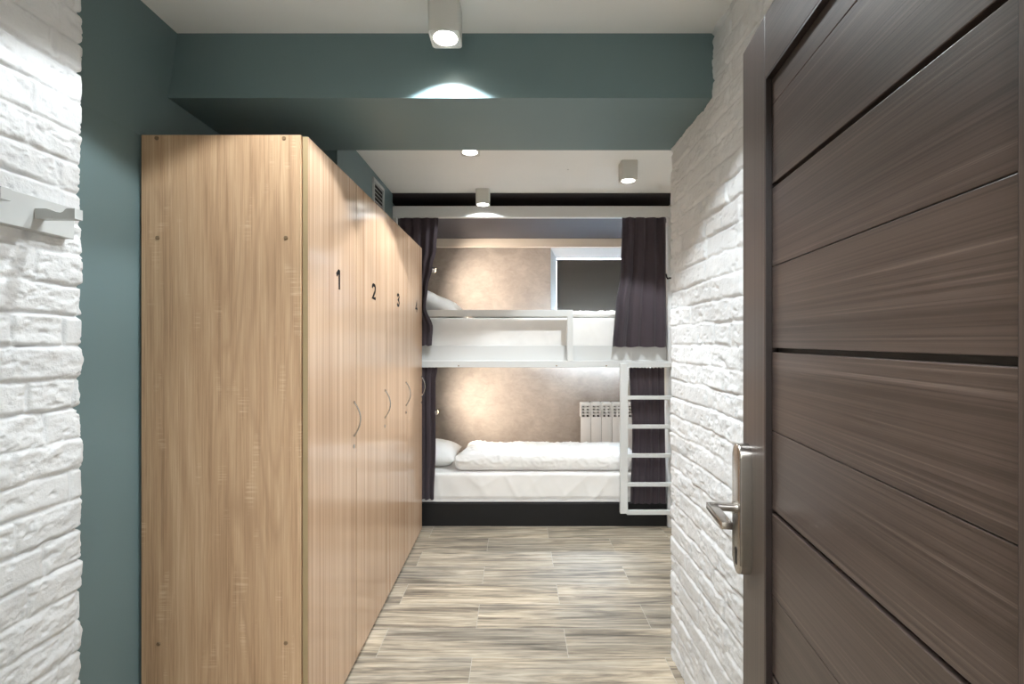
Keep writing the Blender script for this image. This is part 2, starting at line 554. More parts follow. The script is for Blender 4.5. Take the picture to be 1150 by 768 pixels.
tr = t.n('ShaderNodeBsdfTransparent'); tr.inputs['Color'].default_value = (0.93, 0.96, 0.97, 1)
gl = t.n('ShaderNodeBsdfGlossy'); gl.inputs['Roughness'].default_value = 0.02
mx = t.n('ShaderNodeMixShader'); mx.inputs[0].default_value = 0.06
t.l(tr.outputs[0], mx.inputs[1]); t.l(gl.outputs[0], mx.inputs[2]); t.l(mx.outputs[0], t.out.inputs['Surface'])
M['glass'] = t.m
b = newbm(); add_box(b, x0 + f, x1 - f, 4.68, 4.686, z0 + f, z1 - f); obj('window_pane', b, M['glass'], win)

bl = thing('roller_blind', (0.73, 4.62, 1.42), 'dark roller blind pulled down over the window above the upper bunk', 'blind')
b = newbm(); add_box(b, x0 + .004, x1 - .004, 4.616, 4.619, 1.435, 2.150); obj('blind_fabric', b, M['blind'], bl)
b = newbm(); add_cyl(b, (x0 + .003, 4.626, 2.150), (x1 - .003, 4.626, 2.150), 0.0095, n=20)
obj('blind_tube', b, M['white_frame'], bl, smooth=True)
b = newbm(); add_box(b, x0 + .004, x1 - .004, 4.611, 4.624, 1.420, 1.437, 0.003); obj('bottom_bar', b, M['white_frame'], bl)
for xx in (x0, x1 - .004):
    b = newbm(); add_box(b, xx, xx + .004, 4.618, 4.634, 2.138, 2.166, 0.0005); obj('bracket', b, M['white_frame'], bl)

# ------------------------------------------------------------------ door
dk = math.sqrt(1 + .135 ** 2)
DU = lambda d: (d - 0.265) * dk                     # distance along the leaf for a depth
LEN = DU(1.045)
door = thing('door_1', (0.349 + .135 * 0.265, 0.265, 0.0), 'dark brown wooden door standing open along the right brick wall', 'door', rotz=math.atan2(1, .135), local=True)
door['kind'] = 'structure'
ST0, ST1 = DU(0.387), DU(0.921)
TH = 0.040; INS = 0.011; DZ0 = 0.008
TOP = 2.0; RAIL = 1.8795
b = newbm(); add_box(b, ST1, LEN, -TH, 0, DZ0, TOP, 0.0015); obj('stile', b, M['wenge_v'], door)
b = newbm(); add_box(b, 0, ST0, -TH, 0, DZ0, TOP, 0.0015); obj('stile', b, M['wenge_v'], door)
b = newbm(); add_box(b, ST0, ST1, -TH, 0, RAIL, TOP, 0.0012); obj('top_rail', b, M['wenge_h'], door)
b = newbm(); add_box(b, ST0, ST1, -TH, 0, DZ0, 0.125, 0.0012); obj('bottom_rail', b, M['wenge_h'], door)
b = newbm(); add_box(b, ST0, ST1, -TH + 0.004, -INS - 0.012, 0.12, RAIL + 0.005)
obj('backing_board', b, M['gap'], door)
b = newbm()
add_box(b, ST1 - 0.0045, ST1, -INS - 0.012, -0.0006, 0.125, RAIL)
add_box(b, ST0, ST0 + 0.0008, -INS - 0.012, -0.0010, 0.125, RAIL)
add_box(b, ST0 + .001, ST1 - .0045, -INS - 0.012, -0.0006, RAIL - 0.004, RAIL)
tag(obj('edge_strip', b, M['dark_edge'], door), 'near-black edging strip round the panels')
thick = [1.6717, 1.3626, 1.0586, 0.751, 0.445]
thin = [1.825, 1.5197, 1.2106, 0.9015, 0.595, 0.290]
cuts = sorted([(z, 0.0042) for z in thick] + [(z, 0.0007) for z in thin] + [(RAIL - .004, 0.0012), (0.125, 0.0012)])
for (za, ga), (zb, gb) in zip(cuts[:-1], cuts[1:]):
    b = newbm(); add_box(b, ST0 + .001, ST1 - .005, -INS - 0.012, -INS, za + ga, zb - gb, 0.0012, 2)
    obj('panel', b, M['wenge_h'], door)

# handle set (local frame: x along leaf, y out of the face)
hd = bpy.data.objects.new('door_handle', None)
b = newbm()
hx = DU(1.013); w = 0.026; zt, zb_ = 1.165, 0.892
out = []
for k in range(13):
    a = PI * k / 12; out.append((hx + w * math.cos(a), zt - 0.026 + 0.026 * math.sin(a)))
for k in range(13):
    a = PI + PI * k / 12; out.append((hx + w * math.cos(a), zb_ + 0.026 + 0.026 * math.sin(a)))
add_prism(b, out, 'y', 0.0, 0.024)
ed = [e for e in b.edges if all(abs(v.co.y - 0.024) < 1e-5 for v in e.verts)]
bmesh.ops.bevel(b, geom=ed, offset=0.004, segments=3, affect='EDGES', profile=0.5)
hp = obj('handle_plate', b, M['steel'], door, smooth=True, angle=30)
hp['label'] = 'brushed steel lock plate with rounded ends'
b = newbm()
add_cyl(b, (hx, 0.022, 1.030), (hx, 0.030, 1.030), 0.0125, n=24)
add_cyl(b, (hx, 0.028, 1.030), (hx, 0.076, 1.030), 0.0088, n=24)
add_box(b, hx - 0.108, hx + 0.010, 0.062, 0.082, 1.022, 1.036, 0.0015)
obj('lever', b, M['steel'], hp, smooth=True, angle=30)
b = newbm()
out = [(hx + .0075 * math.cos(a) , .940 + .0075 * math.sin(a)) for a in np.linspace(0, PI, 9)] + [(hx - .0055, .930), (hx - .0055, .912), (hx + .0055, .912), (hx + .0055, .930)]
add_prism(b, out, 'y', 0.0235, 0.0248)
obj('keyhole', b, M['gap'], hp)
b = newbm(); 
for z in (0.25, 1.05, 1.80):
    add_cyl(b, (-0.008, -0.004, z - .05), (-0.008, -0.004, z + .05), 0.008, n=16)
obj('hinge', b, M['steel'], door, smooth=True)

# ------------------------------------------------------------------ locker cabinet
LX0, LXD0, LXD1 = -1.225, -0.700, -0.682
Y0, Y1 = 1.580, 3.503
LT = 2.053
lk = thing('locker_cabinet', ((LX0 + LXD1) / 2, (Y0 + Y1) / 2, 0), 'long oak laminate locker cabinet with four numbered doors along the left wall', 'locker')
b = newbm(); add_box(b, LX0, -0.7035, Y0, Y0 + 0.018, 0, LT, 0.0008)
sp = obj('side_panel', b, M['oak'], lk)
for (px, py) in ((176, 155.2), (319, 155.2), (177, 267), (321, 267), (178, 723), (321, 722)):
    x = (px - 579.7) * Y0 / 543; z = HC + (382.7 - py) * Y0 / 543
    b = newbm(); add_cyl(b, (x, Y0 + .001, z), (x, Y0 - 0.0025, z), 0.0075, 0.006, n=18)
    obj('screw_cap', b, M['brown_cap'], sp, smooth=True)
b = newbm(); add_box(b, LX0, -0.7035, Y1 - 0.018, Y1, 0, LT, 0.0008); obj('side_panel', b, M['oak'], lk)
b = newbm(); add_box(b, LX0, -0.7035, Y0 + .018, Y1 - .018, LT - 0.020, LT - 0.002); obj('top_panel', b, M['oak'], lk)
b = newbm(); add_box(b, LX0, -0.7035, Y0 + .018, Y1 - .018, 0.05, 0.068); obj('bottom_panel', b, M['oak'], lk)
b = newbm(); add_box(b, LX0, LX0 + .006, Y0 + .018, Y1 - .018, 0.068, LT - .02); obj('back_panel', b, M['oak'], lk)
b = newbm(); add_box(b, -0.722, -0.708, Y0 + .018, Y1 - .018, 0, 0.05)
tag(obj('plinth', b, M['oak'], lk), 'recessed plinth strip under the doors')
W = (Y1 - 1.583) / 4
for k in range(1, 4):
    b = newbm(); y = 1.583 + W * k
    add_box(b, LX0 + .006, -0.7035, y - .009, y + .009, 0.068, LT - .02)
    obj('divider', b, M['oak'], lk)

DIGITS = {
    '1': [[(-.30, .70), (-.02, .92), (-.02, .92), (.08, .92)], [(.08, 1.0), (.08, 0.0)]],
    '2': [[(-.33, .72), (-.30, .84), (-.18, .92), (0, .93), (.18, .90), (.29, .79), (.29, .66), (.20, .50), (-.05, .28), (-.31, .09), (.36, .09)]],
    '3': [[(-.32, .78), (-.22, .89), (0, .93), (.20, .89), (.28, .76), (.20, .60), (-.06, .53), (.20, .47), (.31, .31), (.22, .13), (0, .07), (-.22, .11), (-.33, .24)]],
    '4': [[(.12, 0.0), (.12, .93), (-.34, .30), (.40, .30)]],
}
def glyph(ch, h):
    """flat numeral of ribbon strokes in the xy plane, centred"""
    bm = bmesh.new(); wd = 0.105 * h
    for st in DIGITS[ch]:
        pts = [Vector((p[0] * h, (p[1] - .5) * h, 0)) for p in st]
        pts = [p for i, p in enumerate(pts) if i == 0 or (p - pts[i - 1]).length > 1e-6]
        L_, R_ = [], []
        for i, p in enumerate(pts):
            d0 = (p - pts[i - 1]).normalized() if i > 0 else (pts[1] - p).normalized()
            d1 = (pts[i + 1] - p).normalized() if i < len(pts) - 1 else d0
            m_ = (d0 + d1).normalized() if (d0 + d1).length > 1e-3 else d0
            nn = Vector((-m_.y, m_.x, 0)); k = min(1.6, 1 / max(0.35, m_.dot(d0)))
            L_.append(bm.verts.new(p + nn * wd * k)); R_.append(bm.verts.new(p - nn * wd * k))
        for i in range(len(pts) - 1):
            bm.faces.new((R_[i], R_[i + 1], L_[i + 1], L_[i]))
    return bm

numy = [1.858, 2.318, 2.795, 3.305]
hy = [2.027, 2.507, 2.985, 3.468]
for k in range(4):
    ya, yb = 1.583 + W * k, 1.583 + W * (k + 1)
    b = newbm(); add_box(b, LXD0, LXD1, ya + 0.0026, yb - 0.0026, 0.022, LT - 0.004, 0.0008)
    dr = obj('door', b, M['oak_door'], lk)
    dr['label'] = 'oak laminate locker door with black number %d' % (k + 1)
    # number: in the plane x = const, reading direction +y
    g = glyph(str(k + 1), 0.075)
    bmesh.ops.transform(g, matrix=Matrix(((0, 0, 1, LXD1 + 0.0006), (1, 0, 0, numy[k]), (0, 1, 0, 1.615), (0, 0, 0, 1))), verts=g.verts[:])
    r = bmesh.ops.extrude_face_region(g, geom=g.faces[:])
    bmesh.ops.translate(g, vec=(-0.0012, 0, 0), verts=[v for v in r['geom'] if isinstance(v, bmesh.types.BMVert)])
    obj('number', g, M['black_print'], dr)['label'] = 'black numeral %d' % (k + 1)
    b = newbm()
    zc, hh = 1.053, 0.070
    pts = []
    for i in range(17):
        a = -1 + 2 * i / 16
        pts.append((LXD1 + 0.002 + 0.027 * (1 - a * a), hy[k], zc + hh * a))
    add_tube(b, pts, 0.0032, 10)
    for sgn in (-1, 1):
        add_cyl(b, (LXD1 - .001, hy[k], zc + sgn * hh), (LXD1 + 0.006, hy[k], zc + sgn * hh), 0.0055, n=14)
    obj('handle', b, M['chrome'], dr, smooth=True, angle=50)
    b = newbm()
    add_cyl(b, (LXD1 - .001, hy[k], 0.938), (LXD1 + 0.0035, hy[k], 0.938), 0.009, n=20)
    add_box(b, LXD1 + .003, LXD1 + .0042, hy[k] - .0012, hy[k] + .0012, 0.933, 0.943)
    obj('lock', b, M['chrome'], dr, smooth=True, angle=40)
    b = newbm(); add_box(b, LXD0 + 0.001, LXD1 - 0.0012, ya + 0.0018, ya + 0.0027, 0.022, LT - 0.004)
    obj('edge_band', b, M['edge_band'], dr)

# ------------------------------------------------------------------ vent grille
vt = thing('vent_grille', (-0.895, 3.14, 2.29), 'white louvred vent grille on the teal duct above the lockers', 'vent')
b = newbm(); y0, y1, z0, z1 = 3.02, 3.26, 2.175, 2.405
for q in ((y0, y0 + .022, z0, z1), (y1 - .022, y1, z0, z1), (y0 + .022, y1 - .022, z0, z0 + .022), (y0 + .022, y1 - .022, z1 - .022, z1)):
    add_box(b, -0.901, -0.888, q[0], q[1], q[2], q[3], 0.002)
obj('frame', b, M['grey_white'], vt)
b = newbm(); add_box(b, -0.9005, -0.8985, y0 + .02, y1 - .02, z0 + .02, z1 - .02); tag(obj('backing', b, M['gap'], vt), 'dark opening behind the slats')
for k in range(7):
    z = z0 + .034 + k * .0265
    b = newbm()
    add_prism(b, [(-0.898, z + .012), (-0.896, z + .013), (-0.886, z - .002), (-0.888, z - .003)], 'y', y0 + .02, y1 - .02)
    obj('slat', b, M['grey_white'], vt)

# ------------------------------------------------------------------ coat rail with pegs
cr = thing('coat_rail', (-1.09, 0.85, 1.627), 'pale grey wooden coat rail with pegs on the left brick wall', 'coat rack')
b = newbm(); add_box(b, -1.104, -1.075, 0.52, 1.177, 1.627, 1.702, 0.0015); obj('board', b, M['grey_white'], cr)
for k in range(4):
    yc = 1.10 - 0.155 * k
    xa, xb = -1.0765, -0.986
    L = xb - xa
    top = [(0, .000), (.28, .000), (.40, -.003), (.55, -.0085), (.64, -.0095), (.70, -.008), (.76, -.002), (.80, 0), (1, 0)]
    outl = [(xa + L * u, 1.676 + v) for u, v in top] + [(xb, 1.653), (xa, 1.653)]
    b = newbm(); add_prism(b, outl, 'y', yc - 0.020, yc)
    obj('peg', b, M['grey_white'], cr)

# small black hook on the right brick wall
b = newbm()
add_cyl(b, (0.690, 2.122, 1.655), (0.668, 2.122, 1.655), 0.004, n=12)
add_tube(b, [(0.668, 2.122, 1.650), (0.662, 2.124, 1.658), (0.661, 2.128, 1.668), (0.660, 2.130, 1.674)], 0.0035, 8)
tag(obj('wall_hook', b, M['gap'], origin=(0.68, 2.122, 1.655), smooth=True), 'tiny black hook on the far edge of the right brick wall', 'hook')

# ------------------------------------------------------------------ bunk bed
bed = thing('bunk_bed', (0.11, 3.97, 0), 'white framed bunk bed with black base board at the far end', 'bed')
FR = M['white_frame']
BX0, BX1 = -0.935, 1.168
for (xa, xb) in ((BX0, BX0 + .05), (BX1 - .045, BX1)):
    for (ya, yb) in ((3.572, 3.618), (4.34, 4.385)):
        b = newbm(); add_box(b, xa, xb, ya, yb, 0, 2.30, 0.002); obj('post', b, FR, bed)
b = newbm(); add_box(b, BX0 - .01, BX1, 3.558, 3.600, 2.290, 2.372, 0.002); obj('top_rail', b, FR, bed)
b = newbm(); add_box(b, BX0, BX1, 3.600, 4.385, 2.300, 2.318); tag(obj('canopy_board', b, M['canopy'], bed), 'dark grey board roofing the upper bunk')
b = newbm(); add_box(b, BX0 + .05, BX1 - .045, 4.345, 4.375, 2.222, 2.300, 0.002); tag(obj('back_rail', b, M['cream'], bed), 'cream rail under the back of the canopy')
b = newbm(); add_box(b, BX0 + .04, BX1 - .04, 3.603, 3.628, 1.225, 1.345, 0.002); obj('side_board', b, FR, bed)
b = newbm(); add_box(b, BX0, BX1, 3.562, 3.603, 1.184, 1.233, 0.002); sr = obj('side_rail', b, FR, bed)
for px in (515, 625, 681):
    x = (px - 579.7) * 3.562 / 543
    b = newbm(); add_cyl(b, (x, 3.564, 1.196), (x, 3.5605, 1.196), 0.006, 0.005, n=14)
    obj('screw', b, M['brown_cap'], sr, smooth=True)
b = newbm(); add_box(b, BX0 + .02, BX1 - .02, 3.605, 4.38, 1.225, 1.248); obj('upper_platform', b, FR, bed)
b = newbm(); add_box(b, BX0, BX1, 4.35, 4.38, 1.19, 1.34, 0.002); obj('back_board', b, FR, bed)
# guard: an open frame over the left part
b = newbm()
add_box(b, BX0 + .03, 0.418, 3.560, 3.584, 1.560, 1.608, 0.002)
add_box(b, 0.376, 0.418, 3.560, 3.584, 1.228, 1.562, 0.002)
obj('guard_rail', b, FR, bed)
b = newbm(); add_box(b, BX0 + .045, BX1 - .046, 3.600, 3.618, 0, 0.166); tag(obj('base_board', b, M['black_board'], bed), 'black board under the lower mattress')
b = newbm(); add_box(b, BX0 + .045, BX1 - .046, 3.618, 4.375, 0.13, 0.164); tag(obj('lower_platform', b, M['black_board'], bed), 'black platform under the lower mattress')
# ladder
b = newbm()
LDX0, LDX1 = 0.760, 1.185
add_box(b, LDX0, LDX0 + .056, 3.528, 3.560, 0.118, 1.215, 0.003)
ld = obj('ladder', b, FR, bed)
b = newbm(); add_box(b, LDX1 - .045, LDX1, 3.528, 3.560, 0.118, 1.215, 0.003); obj('stile', b, FR, ld)
for y in (409.5, 446.3, 479, 511.6, 544.2, 575.5):
    z = HC + (382.7 - y) * 3.53 / 543
    hgt = 0.016 if y not in (409.5, 575.5) else 0.019
    b = newbm(); add_box(b, LDX0 + .05, LDX1 - .04, 3.532, 3.557, z - hgt, z + hgt * .75, 0.003)
    obj('rung', b, FR, ld)
for x in (LDX0 + .012, LDX1 - .04):
    b = newbm(); add_box(b, x, x + .03, 3.556, 3.566, 1.188, 1.212); obj('bracket', b, FR, ld)

# ------------------------------------------------------------------ bedding
def soft_box(name, x0, x1, y0, y1, z0, z1, r, disp, n=(60, 30, 10), label=None, cat=None, group=None, post=None):
    bm = bmesh.new()
    c = Vector(((x0 + x1) / 2, (y0 + y1) / 2, (z0 + z1) / 2)); h = Vector(((x1 - x0) / 2, (y1 - y0) / 2, (z1 - z0) / 2))
    cache = {}
    def vert(p):
        k = (round(p[0], 6), round(p[1], 6), round(p[2], 6))
        if k not in cache:
            q = Vector((p[0] * h.x, p[1] * h.y, p[2] * h.z))
            rr = min(r, h.x, h.y, h.z)
            core = Vector([max(-(h[i] - rr), min(h[i] - rr, q[i])) for i in range(3)])
            d = q - core
            if d.length > 1e-9:
                nrm = d.normalized(); q = core + nrm * rr
            else:
                nrm = Vector((0, 0, 1))
            w = q + c
            w = w + nrm * disp(w, nrm, (q.x / h.x, q.y / h.y, q.z / h.z))
            if post: w = post(w, (q.x / h.x, q.y / h.y, q.z / h.z))
            cache[k] = bm.verts.new(w)
        return cache[k]
    def face_grid(ax):
        u, v = [i for i in range(3) if i != ax]
        for s in (-1, 1):
            for i in range(n[u]):
                for j in range(n[v]):
                    ps = []
                    for (a, bb) in ((i, j), (i + 1, j), (i + 1, j + 1), (i, j + 1)):
                        p = [0, 0, 0]; p[ax] = s
                        p[u] = -1 + 2 * a / n[u]; p[v] = -1 + 2 * bb / n[v]
                        ps.append(vert(p))
                    try:
                        bm.faces.new(ps)
                    except ValueError:
                        pass
    for ax in range(3):
        face_grid(ax)
    o = obj(name, bm, M['linen'], origin=(c.x, c.y, z0), smooth=True, angle=180)
    return tag(o, label, cat, group)

def ridge(p, sc, seed):
    q = Vector((p.x * sc[0], p.y * sc[1], p.z * sc[2])) + Vector((seed * 3.7, seed * 1.3, seed * 7.1))
    return max(0.0, 1 - 3.2 * abs(noise.noise(q)))

def mattress_disp(seed, amp=1.0):
    def f(w, nrm, q):
        rot = Vector((w.x + 0.55 * (w.z), w.y, w.z))
        a = ridge(rot, (5.5, 2.0, 1.3), seed) ** 3 * 0.008
        bb = ridge(Vector((w.x - .8 * w.z, w.y, w.z)), (3.0, 3, 1.5), seed + 4) ** 3 * 0.006
        msk = 0.5 + 0.5 * noise.noise(Vector((w.x * 1.7 + seed, w.y, 0)))
        lo = -0.006 if q[2] < -0.6 else 0
        if nrm.z < -0.5: return -0.001
        top = max(0.0, min(1.0, (nrm.z - 0.3) / 0.5))
        return amp * (a * msk + bb + 0.003 * noise.noise(w * 9)) * (1 - 0.85 * top) + lo - 0.007 * (1 - top) - 0.003 * top
    return f
soft_box('mattress', -0.878, 1.105, 3.622, 4.335, 0.165, 0.386, 0.022, mattress_disp(1), (150, 40, 20),
         'white sheeted mattress on the black base of the lower bunk', 'mattress', 'bunk mattresses')
soft_box('mattress', -0.878, 1.105, 3.640, 4.335, 1.249, 1.557, 0.022, mattress_disp(2, .7), (150, 40, 20),
         'white sheeted mattress of the upper bunk behind the guard rail', 'mattress', 'bunk mattresses')

def duvet_disp(seed, amp=1.0):
    def f(w, nrm, q):
        a = ridge(Vector((w.x + .35 * w.y, w.y, w.z)), (4.2, 8.5, 5), seed) ** 3 * 0.008
        bb = noise.noise(Vector((w.x * 3.2 + seed, w.y * 5, w.z * 4))) * 0.007
        c = ridge(w, (13, 9, 11), seed + 2) ** 3 * 0.009
        d = ridge(Vector((w.x + w.y * .6, w.y - .3 * w.x, w.z)), (22, 20, 20), seed + 6) ** 3 * 0.005
        if nrm.z < -0.3:
            return 0.0
        return amp * (a + bb + c + d)
    return f
def duvet_post(w, q):
    # folded bundle: front low and soft, left end pulled to a lip
    s = 1 - 0.10 * max(0, -q[1])
    z = 0.388 + (w.z - 0.388) * s
    x = w.x + (0.05 * (q[1]) if q[0] < 0 else 0.0) * abs(q[0])
    if q[0] < -0.8 and q[2] > 0: z += 0.012 * max(0, q[1])
    return Vector((x, w.y, max(z, 0.3895)))
soft_box('duvet', -0.425, 0.93, 3.672, 4.16, 0.388, 0.514, 0.048, duvet_disp(5), (150, 56, 16),
         'thick white duvet folded along the lower bunk', 'duvet', 'white duvets', post=duvet_post)
def duvet2_post(w, q):
    return Vector((w.x, w.y, max(w.z, 1.5605)))
soft_box('duvet', -0.35, 1.05, 3.690, 4.22, 1.560, 1.606, 0.026, duvet_disp(9, .8), (150, 56, 10),
         'thin white duvet lying flat on the upper bunk behind the guard rail', 'duvet', 'white duvets', post=duvet2_post)

def pillow(name, loc, size, tilt, seed, label, tiltx=0.0):
    nu, nv = 56, 44
    bm = bmesh.new()
    sx, sy, sz = size
    top, bot = [], []
    R = Matrix.Rotation(tilt, 4, 'Y') @ Matrix.Rotation(tiltx, 4, 'X')
    minz = 1e9
    grid = {}
    for s in (1, -1):
        for i in range(nu + 1):
            for j in range(nv + 1):
                u = -1 + 2 * i / nu; v = -1 + 2 * j / nv
                edge = (i in (0, nu)) or (j in (0, nv))
                if edge and s == -1:
                    grid[(s, i, j)] = grid[(1, i, j)]; continue
                prof = ((1 - abs(u) ** 2.6) * (1 - abs(v) ** 2.6)) ** 0.52
                x = u * sx / 2 * (1 - 0.07 * (1 - abs(v) ** 2) * abs(u) ** 3 * 0 - 0.06 * v * v * (abs(u) < 2))
                y = v * sy / 2 * (1 - 0.05 * (1 - u * u))
                x = u * sx / 2 * (1 - 0.05 * (1 - v * v))
                p = Vector((x, y, s * prof * sz / 2))
                wr = ridge(p, (9, 7, 4), seed) ** 2 * 0.006 + noise.noise(p * 6 + Vector((seed, 0, 0))) * 0.008
                p.z += s * wr * (0.25 + 0.75 * prof) * (0 if edge else 1)
                grid[(s, i, j)] = bm.verts.new(R @ p)
    for s in (1, -1):
        for i in range(nu):
            for j in range(nv):
                q = [grid[(s, i, j)], grid[(s, i + 1, j)], grid[(s, i + 1, j + 1)], grid[(s, i, j + 1)]]
                bm.faces.new(q if s > 0 else q[::-1])
    mz = min(v.co.z for v in bm.verts)
    for v in bm.verts:
        # the weight flattens the underside on the mattress
        if v.co.z < mz + 0.035:
            v.co.z = mz + 0.035 - (mz + 0.035 - v.co.z) * 0.25
    mz = min(v.co.z for v in bm.verts)
    bmesh.ops.translate(bm, vec=Vector(loc) - Vector((0, 0, mz)), verts=bm.verts[:])
    o = obj(name, bm, M['linen'], origin=loc, smooth=True, angle=180)
    return tag(o, label, 'pillow', 'white pillows')
pillow('pillow', (-0.682, 3.985, 0.3895), (0.41, 0.52, 0.185), math.radians(4), 3, 'plump white pillow at the head of the lower bunk')
pillow('pillow', (-0.650, 3.995, 1.5605), (0.53, 0.54, 0.16), math.radians(25), 8, 'white pillow propped up at the head of the upper bunk')

# ------------------------------------------------------------------ curtains
def curtain(name, ztop, zbot, left, right, y0, folds, amp, label, seed, ybot=None, ruffle=0.0, nv=70):
    """left/right: functions of t (0 top .. 1 bottom) giving x."""
    nu = folds * 14
    rng = random.Random(seed)
    ph = [rng.uniform(-.9, .9) for _ in range(folds + 2)]
    am = [rng.uniform(.55, 1.15) for _ in range(folds + 2)]
    bm = bmesh.new(); g = []
    for j in range(nv + 1):
        t = j / nv
        rowv = []
        for i in range(nu + 1):
            u = i / nu
            f = u * folds
            k = int(min(f, folds - 1e-6)); fr = f - k
            a = am[k] * (1 - fr) + am[k + 1] * fr
            p = ph[k] * (1 - fr) + ph[k + 1] * fr
            lead = 0.72 + 0.28 * t
            arg = 2 * PI * f + p * (0.5 + 1.2 * t)
            dy = amp * a * lead * (math.sin(arg) + 0.25 * math.sin(2.3 * arg + seed))
            x = left(t) + (right(t) - left(t)) * u + 0.35 * amp * math.cos(arg) * (0.3 + 0.7 * math.sin(PI * u))
            y = y0 + ((ybot - y0) * t if ybot is not None else 0) + dy + 0.004 * noise.noise(Vector((x * 12, t * 5, seed)))
            z = ztop + (zbot - ztop) * t
            if j == 0: z -= ruffle * (0.5 + 0.5 * math.sin(arg * 2 + 1))
            z += (0.003 * math.sin(arg + 1) + 0.005 * noise.noise(Vector((x * 9, seed, 0)))) * t
            rowv.append(bm.verts.new((x, y, z)))
        g.append(rowv)
    for j in range(nv):
        for i in range(nu):
            bm.faces.new((g[j][i], g[j][i + 1], g[j + 1][i + 1], g[j + 1][i]))
    # hem and thickness
    r = bmesh.ops.solidify(bm, geom=bm.faces[:], thickness=0.0028)
    xc = (left(0) + right(0)) / 2
    o = obj(name, bm, M['curtain'], origin=(xc, y0, ztop), smooth=True, angle=60)
    return tag(o, label, 'curtain', 'privacy curtains of the bunk bed')

def piece(pts):
    def f(t):
        for (a, va), (b_, vb) in zip(pts[:-1], pts[1:]):
            if t <= b_:
                s = (t - a) / (b_ - a); s = s * s * (3 - 2 * s)
                return va + (vb - va) * s
        return pts[-1][1]
    return f
K = 3.575 / 543
PX = lambda p: (p - 579.7) * K
curtain('curtain', 2.2895, 1.336, piece([(0, PX(698)), (.4, PX(696)), (.7, PX(690)), (1, PX(686.5))]), piece([(0, PX(747)), (1, PX(747))]), 3.566, 4, 0.021,
        'plum grey curtain gathered at the right end of the upper bunk', 1, ybot=3.550)
curtain('curtain', 2.2895, 1.345, piece([(0, PX(449)), (1, PX(452))]),
        piece([(0, PX(492)), (.25, PX(490)), (.38, PX(486)), (.55, PX(481)), (.70, PX(479)), (.86, PX(487)), (1, PX(486))]), 3.578, 4, 0.011,
        'plum grey curtain at the left end of the upper bunk, behind the lockers', 2, ybot=3.526)
curtain('curtain', 1.1835, 0.175, piece([(0, PX(706.5)), (.5, PX(710)), (1, PX(708))]), piece([(0, PX(746)), (1, PX(747.5))]), 3.581, 5, 0.009,
        'plum grey curtain of the lower bunk hanging behind the white ladder', 3, ruffle=0.006)
curtain('curtain', 1.1835, 0.205, piece([(0, PX(452)), (1, PX(452))]), piece([(0, PX(491)), (.1, PX(489)), (.6, PX(489)), (1, PX(487))]), 3.582, 5, 0.010,
        'plum grey curtain at the left end of the lower bunk, beside its pillow', 4, ruffle=0.004)

# ------------------------------------------------------------------ radiator
rd = thing('radiator', (0.87, 4.47, 0.245), 'white sectional radiator on the back wall beside the lower bunk', 'radiator')
pit = 0.0965; rx0 = 0.588; rz0, rz1 = 0.245, 0.815
for k in range(6):
    xa = rx0 + k * pit; xb = xa + pit
    b = newbm()
    add_box(b, xa + .0012, xb - .0012, 4.418, 4.428, rz0 + .03, rz1 - .13, 0.003)
    add_box(b, xa + .0012, xb - .0012, 4.424, 4.512, rz1 - .034, rz1, 0.012, 3)
    add_box(b, xa + .0012, xb - .0012, 4.424, 4.512, rz0, rz0 + .034, 0.010, 3)
    add_box(b, xa + .0012, xa + .016, 4.418, 4.500, rz1 - .135, rz1 - .018, 0.002)
    add_box(b, xb - .016, xb - .0012, 4.418, 4.500, rz1 - .135, rz1 - .018, 0.002)
    for zz in (.050, .078, .106):
        add_box(b, xa + .004, xb - .004, 4.418, 4.480, rz1 - zz - .007, rz1 - zz + .006, 0.002)
    add_box(b, xa + .04, xb - .04, 4.426, 4.505, rz0 + .02, rz1 - .02)
    sec = obj('section', b, M['radiator'], rd, smooth=True, angle=30)
b = newbm(); add_box(b, rx0 + .01, rx0 + 6 * pit - .01, 4.484, 4.488, rz0 + .04, rz1 - .04); tag(obj('core', b, M['gap'], rd), 'dark gap behind the fins')
for x in (rx0 + pit, rx0 + 5 * pit):
    for zz in (rz1 - .06, rz0 + .04):
        b = newbm(); add_box(b, x - .01, x + .01, 4.50, 4.553, zz, zz + .015); obj('bracket', b, M['radiator'], rd)

